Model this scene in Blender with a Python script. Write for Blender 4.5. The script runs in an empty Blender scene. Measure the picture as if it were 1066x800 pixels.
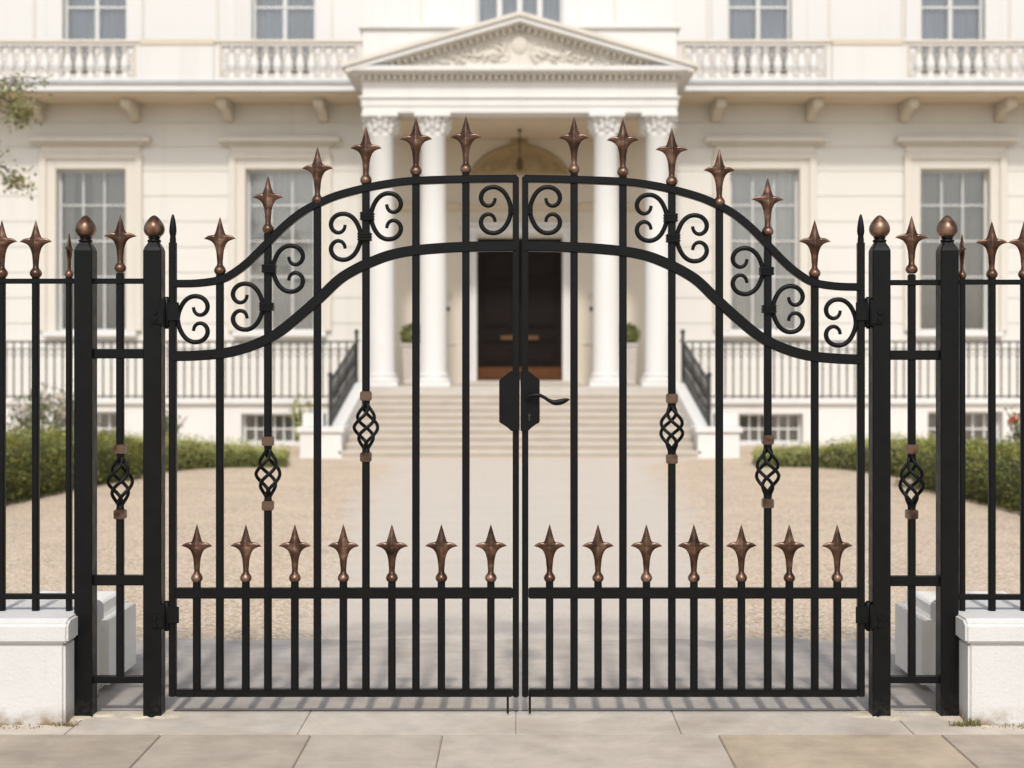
import bpy, bmesh, math, random
from mathutils import Vector, Matrix
R = math.radians
PI = math.pi
rnd = random.Random(7)
scene = bpy.context.scene
C = scene.collection

# ------------------------------------------------------------------ measuring
CX, HY, F, CAMH, GD = 541.0, 370.0, 1500.0, 1.875, 7.5    # picture centre line, horizon, focal length, eye height, distance to the gate
def mx(x, Z): return (x - CX) * Z / F
def mh(y, Z): return CAMH - (y - HY) * Z / F
def gx(x): return (x - CX) / 200.0
def gz(y): return CAMH - (y - HY) / 200.0
U = 0.005

# ------------------------------------------------------------------ mesh builder
class MB:
    def __init__(s):
        s.v = []; s.f = []; s.c = []; s.sm = []
    def add(s, vs, fs, smooth=False, col=None):
        b = len(s.v); s.v.extend([tuple(p) for p in vs])
        for f in fs:
            s.f.append(tuple(i + b for i in f)); s.sm.append(smooth); s.c.append(col)
    def box(s, x0, x1, y0, y1, z0, z1, col=None):
        vs = [(x0,y0,z0),(x1,y0,z0),(x1,y1,z0),(x0,y1,z0),(x0,y0,z1),(x1,y0,z1),(x1,y1,z1),(x0,y1,z1)]
        s.add(vs, [(0,3,2,1),(4,5,6,7),(0,1,5,4),(1,2,6,5),(2,3,7,6),(3,0,4,7)], False, col)
    def prism(s, poly, y0, y1, col=None):
        """poly: (x,z) counter clockwise seen from the front (-Y)"""
        n = len(poly)
        vs = [(x, y0, z) for x, z in poly] + [(x, y1, z) for x, z in poly]
        fs = [tuple(range(n)), tuple(reversed(range(n, 2*n)))]
        for i in range(n):
            j = (i + 1) % n
            fs.append((i, i+n, j+n, j))
        s.add(vs, fs, False, col)
    def prism_x(s, poly, x0, x1):
        """poly: (y,z)"""
        n = len(poly)
        vs = [(x0, y, z) for y, z in poly] + [(x1, y, z) for y, z in poly]
        fs = [tuple(range(n)), tuple(reversed(range(n, 2*n)))]
        for i in range(n):
            j = (i + 1) % n
            fs.append((i, i+n, j+n, j))
        s.add(vs, fs)
    def loft(s, rings, smooth=True, cap=True, closed=True, col=None):
        n = len(rings[0]); vs = [p for r in rings for p in r]; fs = []
        for k in range(len(rings) - 1):
            for i in range(n if closed else n - 1):
                j = (i + 1) % n
                fs.append((k*n+i, k*n+j, (k+1)*n+j, (k+1)*n+i))
        s.add(vs, fs, smooth, col)
        if cap:
            s.add(rings[0], [tuple(reversed(range(n)))], False, col)
            s.add(rings[-1], [tuple(range(n))], False, col)
    def lathe(s, prof, cx, cy, cz, n=20, smooth=True, phase=0.0):
        rings = []
        for r, h in prof:
            rings.append([(cx + r*math.cos(phase+2*PI*i/n), cy + r*math.sin(phase+2*PI*i/n), cz + h) for i in range(n)])
        s.loft(rings, smooth)
    def tube(s, pts, rad, n=8, flat=1.0, smooth=True):
        pts = [Vector(p) for p in pts]
        m = len(pts)
        if not hasattr(rad, '__len__'): rad = [rad]*m
        T = []
        for i in range(m):
            a = pts[max(i-1, 0)]; b = pts[min(i+1, m-1)]
            d = (b - a)
            T.append(d.normalized() if d.length > 1e-9 else Vector((0,0,1)))
        ref = Vector((0,1,0)) if abs(T[0].y) < .9 else Vector((1,0,0))
        rings = []
        for i in range(m):
            ref = (ref - T[i]*ref.dot(T[i])).normalized()
            bi = T[i].cross(ref)
            rings.append([tuple(pts[i] + (ref*math.cos(2*PI*k/n)*flat + bi*math.sin(2*PI*k/n))*rad[i]) for k in range(n)])
        s.loft(rings, smooth)
    def ribbon(s, pts, th, y0, y1):
        """flat bar swept along (x,z) points"""
        rings = []
        m = len(pts)
        for i in range(m):
            a = pts[max(i-1,0)]; b = pts[min(i+1,m-1)]
            dx, dz = b[0]-a[0], b[1]-a[1]; L = math.hypot(dx, dz)
            nx, nz = -dz/L, dx/L
            t = th[i] if hasattr(th, '__len__') else th
            x, z = pts[i]; bv = 0.004
            h = t/2
            sec = [(h-bv, y0), (h, y0+bv), (h, y1-bv), (h-bv, y1), (-h+bv, y1), (-h, y1-bv), (-h, y0+bv), (-h+bv, y0)]
            rings.append([(x+nx*o, y, z+nz*o) for o, y in sec])
        s.loft(rings, False)
    def build(s, name, mat, parent=None, loc=None, bevel=0, label=None, origin=None, seg=2):
        """vertices are world coordinates; with parent, they are moved into its frame"""
        o = Vector((0,0,0))
        if parent is not None: o = Vector(wpos(parent))
        elif origin is not None: o = Vector(origin)
        me = bpy.data.meshes.new(name)
        me.from_pydata([tuple(Vector(p) - o) for p in s.v], [], s.f)
        me.polygons.foreach_set('use_smooth', s.sm)
        if any(c is not None for c in s.c):
            ca = me.color_attributes.new('tint', 'FLOAT_COLOR', 'CORNER')
            li = 0
            for p, c in zip(me.polygons, s.c):
                c = c or (1,1,1)
                for k in range(p.loop_total):
                    ca.data[li].color = (c[0], c[1], c[2], 1); li += 1
        if bevel:
            bm = bmesh.new(); bm.from_mesh(me)
            bmesh.ops.remove_doubles(bm, verts=bm.verts, dist=1e-5)
            ed = [e for e in bm.edges if len(e.link_faces) == 2 and e.calc_face_angle(0) > .5]
            bmesh.ops.bevel(bm, geom=ed, offset=bevel, segments=seg, affect='EDGES', clamp_overlap=True)
            bm.to_mesh(me); bm.free()
        me.materials.append(mat)
        ob = bpy.data.objects.new(name, me); C.objects.link(ob)
        if parent is not None: ob.parent = parent
        elif origin is not None: ob.location = o
        if label: ob['label'] = label
        return ob
def wpos(o):
    p = Vector(o.location)
    while o.parent is not None:
        o = o.parent; p = p + Vector(o.location)
    return p
def at(src, parent, pos):
    """a copy of a ready part (its mesh shared) at a world position under parent"""
    o = src.copy(); C.objects.link(o); o.parent = parent
    o.location = Vector(pos) - wpos(parent)
    return o
def mesh_only(mb, name, mat, bevel=0):
    """a mesh in local coordinates as a prototype object, not linked yet"""
    o = mb.build(name, mat, bevel=bevel); C.objects.unlink(o); return o
def thing(name, label, cat, loc=(0,0,0), group=None):
    o = bpy.data.objects.new(name, None); C.objects.link(o); o.location = loc
    o.empty_display_size = .2
    o['label'] = label; o['category'] = cat
    if group: o['group'] = group
    return o
def tag(o, label, cat, group=None, kind=None):
    o['label'] = label; o['category'] = cat
    if group: o['group'] = group
    if kind: o['kind'] = kind
    return o
def catmull(P, k=8):
    out = []
    n = len(P)
    for i in range(n-1):
        p0 = P[max(i-1,0)]; p1 = P[i]; p2 = P[i+1]; p3 = P[min(i+2,n-1)]
        for j in range(k):
            t = j/k; t2=t*t; t3=t2*t
            out.append(tuple(.5*((2*b)+(-a+c)*t+(2*a-5*b+4*c-d)*t2+(-a+3*b-3*c+d)*t3) for a,b,c,d in zip(p0,p1,p2,p3)))
    out.append(tuple(P[-1]))
    return out

# ------------------------------------------------------------------ materials
def newmat(name):
    m = bpy.data.materials.new(name); m.use_nodes = True
    nt = m.node_tree; nt.nodes.clear()
    out = nt.nodes.new('ShaderNodeOutputMaterial')
    bs = nt.nodes.new('ShaderNodeBsdfPrincipled')
    nt.links.new(bs.outputs[0], out.inputs[0])
    return m, nt, bs, out
def N(nt, t, **kw):
    n = nt.nodes.new(t)
    for k, v in kw.items():
        if k in ('operation','blend_type','data_type','feature','attribute_name','noise_dimensions','distance'): setattr(n, k, v)
        else: n.inputs[k].default_value = v
    return n
def coords(nt, scale=(1,1,1), world=True):
    if world:
        g = nt.nodes.new('ShaderNodeNewGeometry'); src = g.outputs['Position']
    else:
        g = nt.nodes.new('ShaderNodeTexCoord'); src = g.outputs['Object']
    mp = nt.nodes.new('ShaderNodeMapping'); mp.inputs['Scale'].default_value = scale
    nt.links.new(src, mp.inputs['Vector']); return mp.outputs[0]
def noise(nt, vec, scale, detail=4, rough=.55):
    n = N(nt, 'ShaderNodeTexNoise', Scale=scale, Detail=detail, Roughness=rough)
    nt.links.new(vec, n.inputs['Vector']); return n.outputs['Fac']
def ramp(nt, fac, stops):
    r = nt.nodes.new('ShaderNodeValToRGB')
    el = r.color_ramp.elements
    while len(el) < len(stops): el.new(.5)
    for e, (p, c) in zip(el, stops):
        e.position = p; e.color = (c[0], c[1], c[2], 1) if hasattr(c, '__len__') else (c, c, c, 1)
    nt.links.new(fac, r.inputs[0]); return r.outputs[0]
def mix(nt, a, b, fac, mode='MIX'):
    m = nt.nodes.new('ShaderNodeMixRGB'); m.blend_type = mode
    for s, i in ((fac,0),(a,1),(b,2)):
        if hasattr(s, 'links') or hasattr(s, 'is_linked'): nt.links.new(s, m.inputs[i])
        elif hasattr(s, '__len__'): m.inputs[i].default_value = (s[0], s[1], s[2], 1)
        else: m.inputs[i].default_value = s
    return m.outputs[0]
def bump(nt, bs, h, strength=.3, dist=.01):
    b = N(nt, 'ShaderNodeBump', Strength=strength, Distance=dist)
    nt.links.new(h, b.inputs['Height']); nt.links.new(b.outputs[0], bs.inputs['Normal'])
def link(nt, a, b): nt.links.new(a, b)
def maprange(nt, v, a, b, c=0., d=1.):
    m = nt.nodes.new('ShaderNodeMapRange')
    m.inputs[1].default_value=a; m.inputs[2].default_value=b; m.inputs[3].default_value=c; m.inputs[4].default_value=d
    nt.links.new(v, m.inputs[0]); return m.outputs[0]
def worldz(nt):
    g = nt.nodes.new('ShaderNodeNewGeometry'); s = nt.nodes.new('ShaderNodeSeparateXYZ')
    nt.links.new(g.outputs['Position'], s.inputs[0]); return s.outputs[2]

def plain(name, col, rough=.6, metal=0., var=.12, scale=6., bmp=.0, bscale=40., bdist=.004):
    m, nt, bs, out = newmat(name)
    v = coords(nt)
    n = noise(nt, v, scale, 5)
    c = mix(nt, [k*(1-var) for k in col], [min(1, k*(1+var)) for k in col], n)
    link(nt, c, bs.inputs['Base Color'])
    bs.inputs['Specular IOR Level'].default_value = .12 if 'door' in name else .5
    bs.inputs['Roughness'].default_value = rough; bs.inputs['Metallic'].default_value = metal
    if bmp: bump(nt, bs, noise(nt, v, bscale, 5), bmp, bdist)
    return m

def black_paint():
    m, nt, bs, out = newmat('black_iron_paint')
    v = coords(nt)
    n1 = noise(nt, v, 14, 6); n2 = noise(nt, v, 160, 3)
    c = mix(nt, (.0028,.0029,.0034), (.0053,.0053,.0055), n1)
    dust = mix(nt, c, (.03,.027,.023), maprange(nt, noise(nt, v, 45, 6, .7), .62, .8, 0, .18))
    low = maprange(nt, worldz(nt), .0, .14, .3, 0.)
    dust = mix(nt, dust, (.10,.085,.068), mix(nt, (0,0,0), low, maprange(nt, noise(nt, v, 30, 5), .45, .75)))
    link(nt, dust, bs.inputs['Base Color'])
    link(nt, maprange(nt, n1, .3, .7, .34, .5), bs.inputs['Roughness'])
    bs.inputs['Specular IOR Level'].default_value = .17
    bump(nt, bs, n2, .12, .0015)
    return m
def copper(name='aged_copper_paint', k=1.):
    m, nt, bs, out = newmat(name)
    v = coords(nt)
    n1 = noise(nt, v, 17, 3, .5); n2 = noise(nt, v, 240, 4)
    g = nt.nodes.new('ShaderNodeNewGeometry')
    pt = maprange(nt, g.outputs['Pointiness'], .42, .58, -.25, .4)  # patina darkens the recesses; ridges get painted highlights and hollows painted shade
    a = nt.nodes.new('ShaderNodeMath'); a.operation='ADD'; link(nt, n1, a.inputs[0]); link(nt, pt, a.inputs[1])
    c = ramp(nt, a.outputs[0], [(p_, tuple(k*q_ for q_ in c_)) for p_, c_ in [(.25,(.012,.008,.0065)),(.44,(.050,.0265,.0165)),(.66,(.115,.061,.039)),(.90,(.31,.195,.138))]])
    link(nt, c, bs.inputs['Base Color'])
    bs.inputs['Metallic'].default_value = .72
    link(nt, maprange(nt, n1, .3, .7, .27, .45), bs.inputs['Roughness'])
    bump(nt, bs, n2, .25, .0015)
    return m
def stucco():
    m, nt, bs, out = newmat('white_painted_render')
    v = coords(nt)
    n1 = noise(nt, v, 3.5, 6); n2 = noise(nt, v, 55, 5, .6); n3 = noise(nt, v, 9, 6, .65)
    c = mix(nt, (.58,.565,.54), (.66,.65,.635), n1)
    # splash dirt low on the wall
    z = maprange(nt, worldz(nt), .0, .10, 1.15, 0.)
    d = nt.nodes.new('ShaderNodeMath'); d.operation='MULTIPLY'; link(nt, z, d.inputs[0])
    link(nt, maprange(nt, n3, .35, .65), d.inputs[1])
    c = mix(nt, c, (.22,.16,.09), d.outputs[0])
    st = noise(nt, coords(nt, (14,14,1.2)), 1.0, 4)
    c = mix(nt, c, (.56,.52,.47), maprange(nt, st, .58, .8, 0, .45))
    c = mix(nt, c, (.45,.40,.33), maprange(nt, noise(nt, v, 26, 5, .7), .66, .8, 0, .5))
    link(nt, c, bs.inputs['Base Color']); bs.inputs['Roughness'].default_value=.8
    h = nt.nodes.new('ShaderNodeMath'); h.operation='ADD'; link(nt, n2, h.inputs[0]); link(nt, n3, h.inputs[1])
    bump(nt, bs, h.outputs[0], .38, .009)
    return m
def facade(name, col, warm):
    m, nt, bs, out = newmat(name)
    v = coords(nt)
    n1 = noise(nt, v, .9, 5); st = noise(nt, coords(nt, (2.2,2.2,.16)), 1., 5)
    c = mix(nt, col, warm, n1)
    c = mix(nt, c, [k*.8 for k in warm], maprange(nt, st, .52, .78, 0, .35))
    link(nt, c, bs.inputs['Base Color']); bs.inputs['Roughness'].default_value=.75
    bump(nt, bs, noise(nt, v, 12, 5), .15, .01)
    return m
def tinted(name, rough=.8, scale=5., var=.2, bmp=.3, bscale=60, bdist=.004, speck=None, streak=False):
    """base colour per slab from the colour attribute, broken up by noise"""
    m, nt, bs, out = newmat(name)
    a = nt.nodes.new('ShaderNodeVertexColor'); a.layer_name='tint'
    v = coords(nt)
    n1 = noise(nt, v, scale, 7, .62); n2 = noise(nt, v, bscale, 5, .6)
    f = maprange(nt, n1, .25, .75, 1-var, 1+var)
    c = mix(nt, a.outputs[0], f, 1., 'MULTIPLY')
    n3 = noise(nt, v, scale*.35, 5)
    c = mix(nt, c, mix(nt, a.outputs[0], (.62,.56,.50), 1., 'MULTIPLY'), maprange(nt, n3, .5, .75, 0, .55))
    c = mix(nt, c, (.12,.10,.08), maprange(nt, noise(nt, v, 30, 5, .75), .60, .80, 0, .5))
    if streak:
        c = mix(nt, c, (.75,.70,.62), maprange(nt, noise(nt, coords(nt,(1.2,9,1)), 1.5, 5), .5, .8, 0, .12))
    c = mix(nt, c, (.36,.28,.20), maprange(nt, noise(nt, v, 2.3, 7, .7), .54, .72, 0, .45))
    link(nt, c, bs.inputs['Base Color']); bs.inputs['Roughness'].default_value=rough
    h = nt.nodes.new('ShaderNodeMath'); h.operation='ADD'; link(nt, n2, h.inputs[0]); link(nt, n1, h.inputs[1])
    bump(nt, bs, h.outputs[0], bmp, bdist)
    return m
def gravel_nodes(nt):
    v = coords(nt)
    vo = N(nt, 'ShaderNodeTexVoronoi', Scale=40.); link(nt, v, vo.inputs['Vector'])
    sp = nt.nodes.new('ShaderNodeSeparateColor'); link(nt, vo.outputs['Color'], sp.inputs[0])
    c = ramp(nt, sp.outputs[0], [(0,(.38,.275,.185)),(.3,(.66,.52,.38)),(.65,(.77,.63,.475)),(1,(.88,.79,.67))])
    dk = maprange(nt, vo.outputs['Distance'], .15, .75, 0, .65)
    c = mix(nt, c, (.27,.20,.135), dk)
    big = noise(nt, v, 1.3, 6)
    c = mix(nt, c, (.72,.575,.425), maprange(nt, big, .35, .7, 0, .4))
    return v, c, vo.outputs['Distance']
def gravel():
    m, nt, bs, out = newmat('gravel')
    v, c, d = gravel_nodes(nt)
    link(nt, c, bs.inputs['Base Color']); bs.inputs['Roughness'].default_value=.9
    bump(nt, bs, maprange(nt, d, 0, .8, 1, 0), .55, .012)
    return m
def pathmat():
    m, nt, bs, out = newmat('worn_path')
    v, c, d = gravel_nodes(nt)
    a = nt.nodes.new('ShaderNodeVertexColor'); a.layer_name='tint'
    fine = noise(nt, v, 24, 6, .7); wide = noise(nt, coords(nt, (.5,2.2,1)), 1.6, 5)
    p = mix(nt, (.55,.485,.41), (.64,.58,.51), wide)
    p = mix(nt, p, (.33,.27,.21), maprange(nt, fine, .5, .78, 0, .5))
    sp = nt.nodes.new('ShaderNodeSeparateColor'); link(nt, a.outputs[0], sp.inputs[0])
    e = nt.nodes.new('ShaderNodeMath'); e.operation='ADD'; link(nt, sp.outputs[0], e.inputs[0])
    link(nt, maprange(nt, noise(nt, v, 4, 6), .3, .7, -.25, .25), e.inputs[1])
    f = maprange(nt, e.outputs[0], .3, .75)
    c = mix(nt, c, p, f)
    link(nt, c, bs.inputs['Base Color']); bs.inputs['Roughness'].default_value=.88
    bump(nt, bs, noise(nt, v, 90, 4, .7), .35, .006)
    return m
def leafmat(name, trans=.3):
    m, nt, bs, out = newmat(name)
    a = nt.nodes.new('ShaderNodeVertexColor'); a.layer_name='tint'
    n1 = noise(nt, coords(nt), 2.2, 4)
    c = mix(nt, a.outputs[0], maprange(nt, n1, .3, .7, .6, 1.35), 1., 'MULTIPLY')
    link(nt, c, bs.inputs['Base Color']); bs.inputs['Roughness'].default_value=.55
    bs.inputs['Specular IOR Level'].default_value=.3
    t = nt.nodes.new('ShaderNodeBsdfTranslucent'); link(nt, c, t.inputs[0])
    mx_ = nt.nodes.new('ShaderNodeMixShader'); mx_.inputs[0].default_value=trans
    link(nt, bs.outputs[0], mx_.inputs[1]); link(nt, t.outputs[0], mx_.inputs[2]); link(nt, mx_.outputs[0], out.inputs[0])
    return m
def glassmat():
    m, nt, bs, out = newmat('window_glass')
    tr = nt.nodes.new('ShaderNodeBsdfTransparent'); tr.inputs[0].default_value=(.86,.89,.9,1)
    gl = nt.nodes.new('ShaderNodeBsdfGlossy'); gl.inputs['Roughness'].default_value=.03
    b = N(nt, 'ShaderNodeBump', Strength=.06, Distance=.02)
    link(nt, noise(nt, coords(nt), 1.5, 2), b.inputs['Height']); link(nt, b.outputs[0], gl.inputs['Normal'])
    fr = N(nt, 'ShaderNodeFresnel', IOR=1.65)
    ms = nt.nodes.new('ShaderNodeMixShader')
    link(nt, maprange(nt, fr.outputs[0], 0, 1, .10, 1), ms.inputs[0])
    link(nt, tr.outputs[0], ms.inputs[1]); link(nt, gl.outputs[0], ms.inputs[2]); link(nt, ms.outputs[0], out.inputs[0])
    return m

IRON = black_paint(); COPPER = copper(); COPPER_D = copper('dark_copper_paint', .5); STUCCO = stucco()
CREAM = facade('cream_stucco', (.70,.68,.635), (.675,.647,.595))
CREAM_UP = facade('pale_stucco', (.69,.68,.66), (.67,.65,.62))
TRIM = facade('trim_stucco', (.665,.625,.56), (.635,.585,.51))
WHITE = facade('white_stucco', (.70,.69,.67), (.675,.66,.63))
LEAD = plain('lead_flashing', (.36,.36,.37), .6, 0, .25, 4)
WHITE2 = plain('white_render_shade_lift', (.82,.79,.735), .8, 0, .08, 5, .5, 55, .008)  # wall render lightened and warmed to make up for bluish shade
SASH = plain('sash_paint', (.60,.595,.58), .45, 0, .05)
GLASS = glassmat()
CURT_D = plain('curtain_dim', (.44,.41,.365), .9, 0, .38, .9)  # broad mottling in all three curtains stands in for varied pane reflections
CURT_L = plain('curtain_net', (.72,.69,.65), .9, 0, .38, .9)
CURT_B = plain('curtain_sky_tint', (.58,.60,.64), .9, 0, .38, .9)  # blue-grey put in the curtain for sky reflected in the upper panes
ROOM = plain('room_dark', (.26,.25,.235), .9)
DOORM = plain('dark_door_wood', (.010,.006,.005), .55, 0, .4, 5)
DOORB = plain('brown_door_wood', (.095,.038,.015), .45, 0, .3, 7)
BRASS = plain('brass', (.10,.055,.018), .5, .5, .2, 30)
STEP = plain('step_stone', (.50,.455,.40), .8, 0, .14, 3, .2, 30)
RISER = plain('riser_shaded_stone', (.43,.365,.29), .85, 0, .16, 3, .2, 30)  # step stone with the shade of the risers painted in as darker tan
TANL = facade('tan_trim', (.62,.54,.435), (.58,.50,.39))
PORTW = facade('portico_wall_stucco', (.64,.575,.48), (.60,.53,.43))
PORT = facade('portico_bounce_stucco', (.62,.52,.385), (.57,.465,.325))
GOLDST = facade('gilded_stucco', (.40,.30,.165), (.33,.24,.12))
RAILM = plain('thin_iron', (.016,.014,.013), .5, 0, .3, 9)
RAILB = plain('dark_iron', (.020,.020,.021), .45, 0, .3, 9)
POTM = plain('planter_stone', (.55,.51,.45), .8, 0, .12, 8, .2, 50)
BARK = plain('bark', (.11,.085,.06), .9, 0, .35, 14, .8, 22, .03)
LEAF = leafmat('leaf'); 
SOIL = plain('soil', (.07,.05,.035), .95, 0, .3, 12, .5, 40)
SLAB = tinted('paving_slab', .82, 4.5, .21, .4, 90, .005, streak=True)
GRAVEL = gravel(); PATHM = pathmat()
JOINT = plain('sand_joint', (.27,.20,.135), .95, 0, .4, 20, .5, 80)
GROUNDM = plain('dry_ground', (.30,.27,.20), .95, 0, .25, .7, .3, 20)
PETALW = leafmat('petal', .3)

# ------------------------------------------------------------------ the setting
def sheet(name, x0, x1, y0, y1, z, mat, nx=1, ny=1):
    mb = MB()
    vs = [(x0+(x1-x0)*i/nx, y0+(y1-y0)*j/ny, z) for j in range(ny+1) for i in range(nx+1)]
    fs = [(j*(nx+1)+i, j*(nx+1)+i+1, (j+1)*(nx+1)+i+1, (j+1)*(nx+1)+i) for j in range(ny) for i in range(nx)]
    mb.add(vs, fs); o = mb.build(name, mat); o['kind']='structure'; return o
sheet('ground', -400, 400, -400, 400, -.012, GROUNDM)
sheet('driveway', -16, 16, 1.9, 24, -.004, GRAVEL)
# paler worn path up the middle, with a soft ragged border
mb = MB()
prof = [(1.93,1.75),(5.5,2.1),(9,2.5),(12.5,2.75),(16,2.75),(17.6,3.1),(18.9,4.6)]
rows = catmull(prof, 6)
cols = [-1.0,-.9,-.78,-.6,-.3,0,.3,.6,.78,.9,1.0]
vs = [(c*w, y, .0) for y, w in rows for c in cols]
n = len(cols); fs=[]; 
for j in range(len(rows)-1):
    for i in range(n-1): fs.append((j*n+i, j*n+i+1, (j+1)*n+i+1, (j+1)*n+i))
mb.add(vs, fs, False, (1,1,1))
po = mb.build('path', PATHM); po['kind']='structure'
ca = po.data.color_attributes['tint']
for l in po.data.loops:
    c = abs(cols[l.vertex_index % n]); k = max(0., min(1., (1-c)/.42)); ca.data[l.index].color=(k,k,k,1)
# grey stone apron just inside the gate
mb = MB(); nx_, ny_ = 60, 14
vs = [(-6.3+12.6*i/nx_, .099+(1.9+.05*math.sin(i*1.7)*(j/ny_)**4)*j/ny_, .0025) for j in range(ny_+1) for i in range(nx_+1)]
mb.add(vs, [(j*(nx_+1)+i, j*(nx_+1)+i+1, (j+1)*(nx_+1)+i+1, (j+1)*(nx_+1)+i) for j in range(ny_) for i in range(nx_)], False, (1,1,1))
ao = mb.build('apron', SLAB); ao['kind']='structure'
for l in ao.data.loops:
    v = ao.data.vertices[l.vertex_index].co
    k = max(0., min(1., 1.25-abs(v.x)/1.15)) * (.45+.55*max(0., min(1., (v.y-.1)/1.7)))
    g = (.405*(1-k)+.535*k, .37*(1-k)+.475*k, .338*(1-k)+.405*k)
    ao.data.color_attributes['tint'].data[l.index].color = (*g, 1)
# threshold strip and pavement flags
mb = MB()
tx = [-7,-5.2,-3.6,-2.25,-1.1,-.02,.80,1.95,3.1,4.6,6.2]
for i in range(len(tx)-1):
    g = rnd.uniform(.96,1.05)
    mb.box(tx[i]+.0015, tx[i+1]-.0015, -.3775, .0975, -.06, .001, (.535*g,.475*g,.405*g))
mb.build('threshold', SLAB, bevel=.003)['kind']='structure'
mb = MB()
front = [(-5.6,(.38,.32,.26)),(-4.4,(.40,.34,.275)),(-3.1,(.375,.315,.25)),(-1.77,(.42,.355,.285)),(-1.03,(.46,.40,.33)),(-.38,(.50,.435,.365)),(.98,(.455,.37,.27)),(2.08,(.395,.33,.265)),(3.3,(.5,.42,.33)),(4.5,(.46,.39,.31)),(5.8,None)]
for (x0, c), (x1, _) in zip(front, front[1:]):
    mb.box(x0+.0022, x1-.0022, -1.13, -.3800, -.06, .0015, c)
y = -1.14
for j in range(11):
    x = -7 + rnd.uniform(-.8,0); d = rnd.uniform(.6,.85)
    while x < 7:
        w = rnd.uniform(.7,1.35); g = rnd.uniform(.86,1.1)
        mb.box(x+.004, x+w-.004, y-d+.004, y-.004, -.06, .003, (.52*g,.44*g,.35*g)); x += w
    y -= d
mb.build('pavement', SLAB, bevel=.004)['kind']='structure'
sheet('bedding', -8, 8, -9.8, 1.95, -.008, JOINT)

# ------------------------------------------------------------------ ironwork kit
def finial_mesh():
    """spear head: round knop, flaring stem, two drooping side lobes and a ridged point, in one skin"""
    mb = MB()
    #  height, half width, half depth, pinch towards the ridges
    prof = [(0,3.6,3.6,1),(1,4.9,4.9,1),(2.8,5.9,5.9,1),(4.8,6.1,6.1,1),(7,5.2,5.1,1),(8.8,3.9,3.7,1),(10,3.2,2.9,1.1),(13,3.05,2.5,1.3),(18,3.5,2.6,1.4),
            (23,3.9,2.9,1.4),(27,4.8,3.4,1.4),(30,5.8,3.8,1.45),(32.2,7.0,4.1,1.5),(33.8,8.4,4.25,1.6),(34.9,9.9,4.3,1.8),(35.7,11.6,4.3,2.0),(36.3,13.2,4.2,2.2),(36.8,14.9,4.1,2.3),
            (37.2,16.3,4.0,2.4),(37.9,15.8,4.0,2.4),(38.9,14.2,4.0,2.3),(39.8,12.2,3.9,2.2),(40.6,9.8,3.8,2.0),(41.2,7.6,3.7,1.8),(41.8,5.9,3.6,1.6),(43.2,5.2,3.4,1.5),(46.4,4.1,2.8,1.4),(52,2.5,1.8,1.4),(56,1.35,1.1,1.3),(58.7,.55,.5,1.1),(60,.1,.1,1)]
    prof = catmull(prof, 2)
    n = 32; rings = []
    for h, a, b, e in prof:
        rings.append([(abs(math.cos(2*PI*i/n))**e*math.copysign(1,math.cos(2*PI*i/n))*a*U, abs(math.sin(2*PI*i/n))**e*math.copysign(1,math.sin(2*PI*i/n))*b*U, h*U) for i in range(n)])
    mb.loft(rings, True)
    for sx in (-1, 1):      # rolled lip along the top of each lobe
        P = catmull([(2.5,37.6),(6,39.3),(9.5,39.6),(12.8,38.8),(15,37.9),(16.7,36.9)], 4)
        rr = [c[0] for c in catmull([(1.2,),(1.6,),(1.5,),(1.2,),(.75,),(.15,)], 4)]
        mb.tube([(sx*x*U, 0, z*U) for x, z in P], [q_*U for q_ in rr], 10, 1.35)
    return mb
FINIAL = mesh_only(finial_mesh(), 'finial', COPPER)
mb = MB(); mb.box(-.029,.029,-.025,.025,-.020,.020); mb.box(-.0265,.0265,-.0225,.0225,-.024,.024)
CLIP = mesh_only(mb, 'copper_collar', COPPER_D, .002)
mb = MB()
for z in (-.0145,0,.0145): mb.box(-.036,.036,-.031,.031,z-.0066,z+.0066)
mb.box(-.033,.033,-.028,.028,-.019,.019)
CLASP = mesh_only(mb, 'scroll_clasp', IRON, .003)
def basket_mesh(sgn):
    mb = MB(); H = 57*U
    for k in range(4):
        pts=[]
        for i in range(41):
            t = i/40; u = min(1, max(0, (t-.10)/.80))
            r = (2.6 + 9.6*math.sin(PI*u)**1.25)*U
            a = sgn*(2*PI*.92*t) + k*PI/2 + .5
            pts.append((r*math.cos(a), r*math.sin(a), (t-.5)*H))
        mb.tube(pts, 1.85*U, 7)
    mb.lathe([(4.2*U,-H/2),(4.0*U,-H/2+.02),(1.5*U,-H/2+.05)],0,0,0,10); mb.lathe([(1.5*U,H/2-.05),(4.0*U,H/2-.02),(4.2*U,H/2)],0,0,0,10)
    return mb
BASKET = {1: mesh_only(basket_mesh(1),'twisted_basket',IRON), -1: mesh_only(basket_mesh(-1),'twisted_basket',IRON)}
def scroll_mesh(d):
    up = [(0,0),(1.2,7),(4.2,14.2),(8.2,19.6),(13.4,23.0),(19,23.9),(25,22.4),(29.6,18.2),(31.2,12.6),(29.4,7.4),(25,4.4),(20.4,5.0),(17.4,8.2),(16.4,12.4)]
    P = catmull(up, 4)
    full = [(x,-z) for x,z in reversed(P[1:])] + P
    m = len(full); rr=[]
    for i in range(m):
        e = min(i, m-1-i)/ (m/2); rr.append((1.75 + .75*min(1, e*2.5))*U)
    mb = MB(); mb.tube([(d*x*U, 0, z*U) for x,z in full], rr, 9, .95); return mb
SCROLL = {1: mesh_only(scroll_mesh(1),'scroll',IRON), -1: mesh_only(scroll_mesh(-1),'scroll',IRON)}
def square_bar(mb, x, z0, z1, w=.039, d=.030, y=0):
    mb.box(x-w/2, x+w/2, y-d/2, y+d/2, z0, z1)
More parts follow.
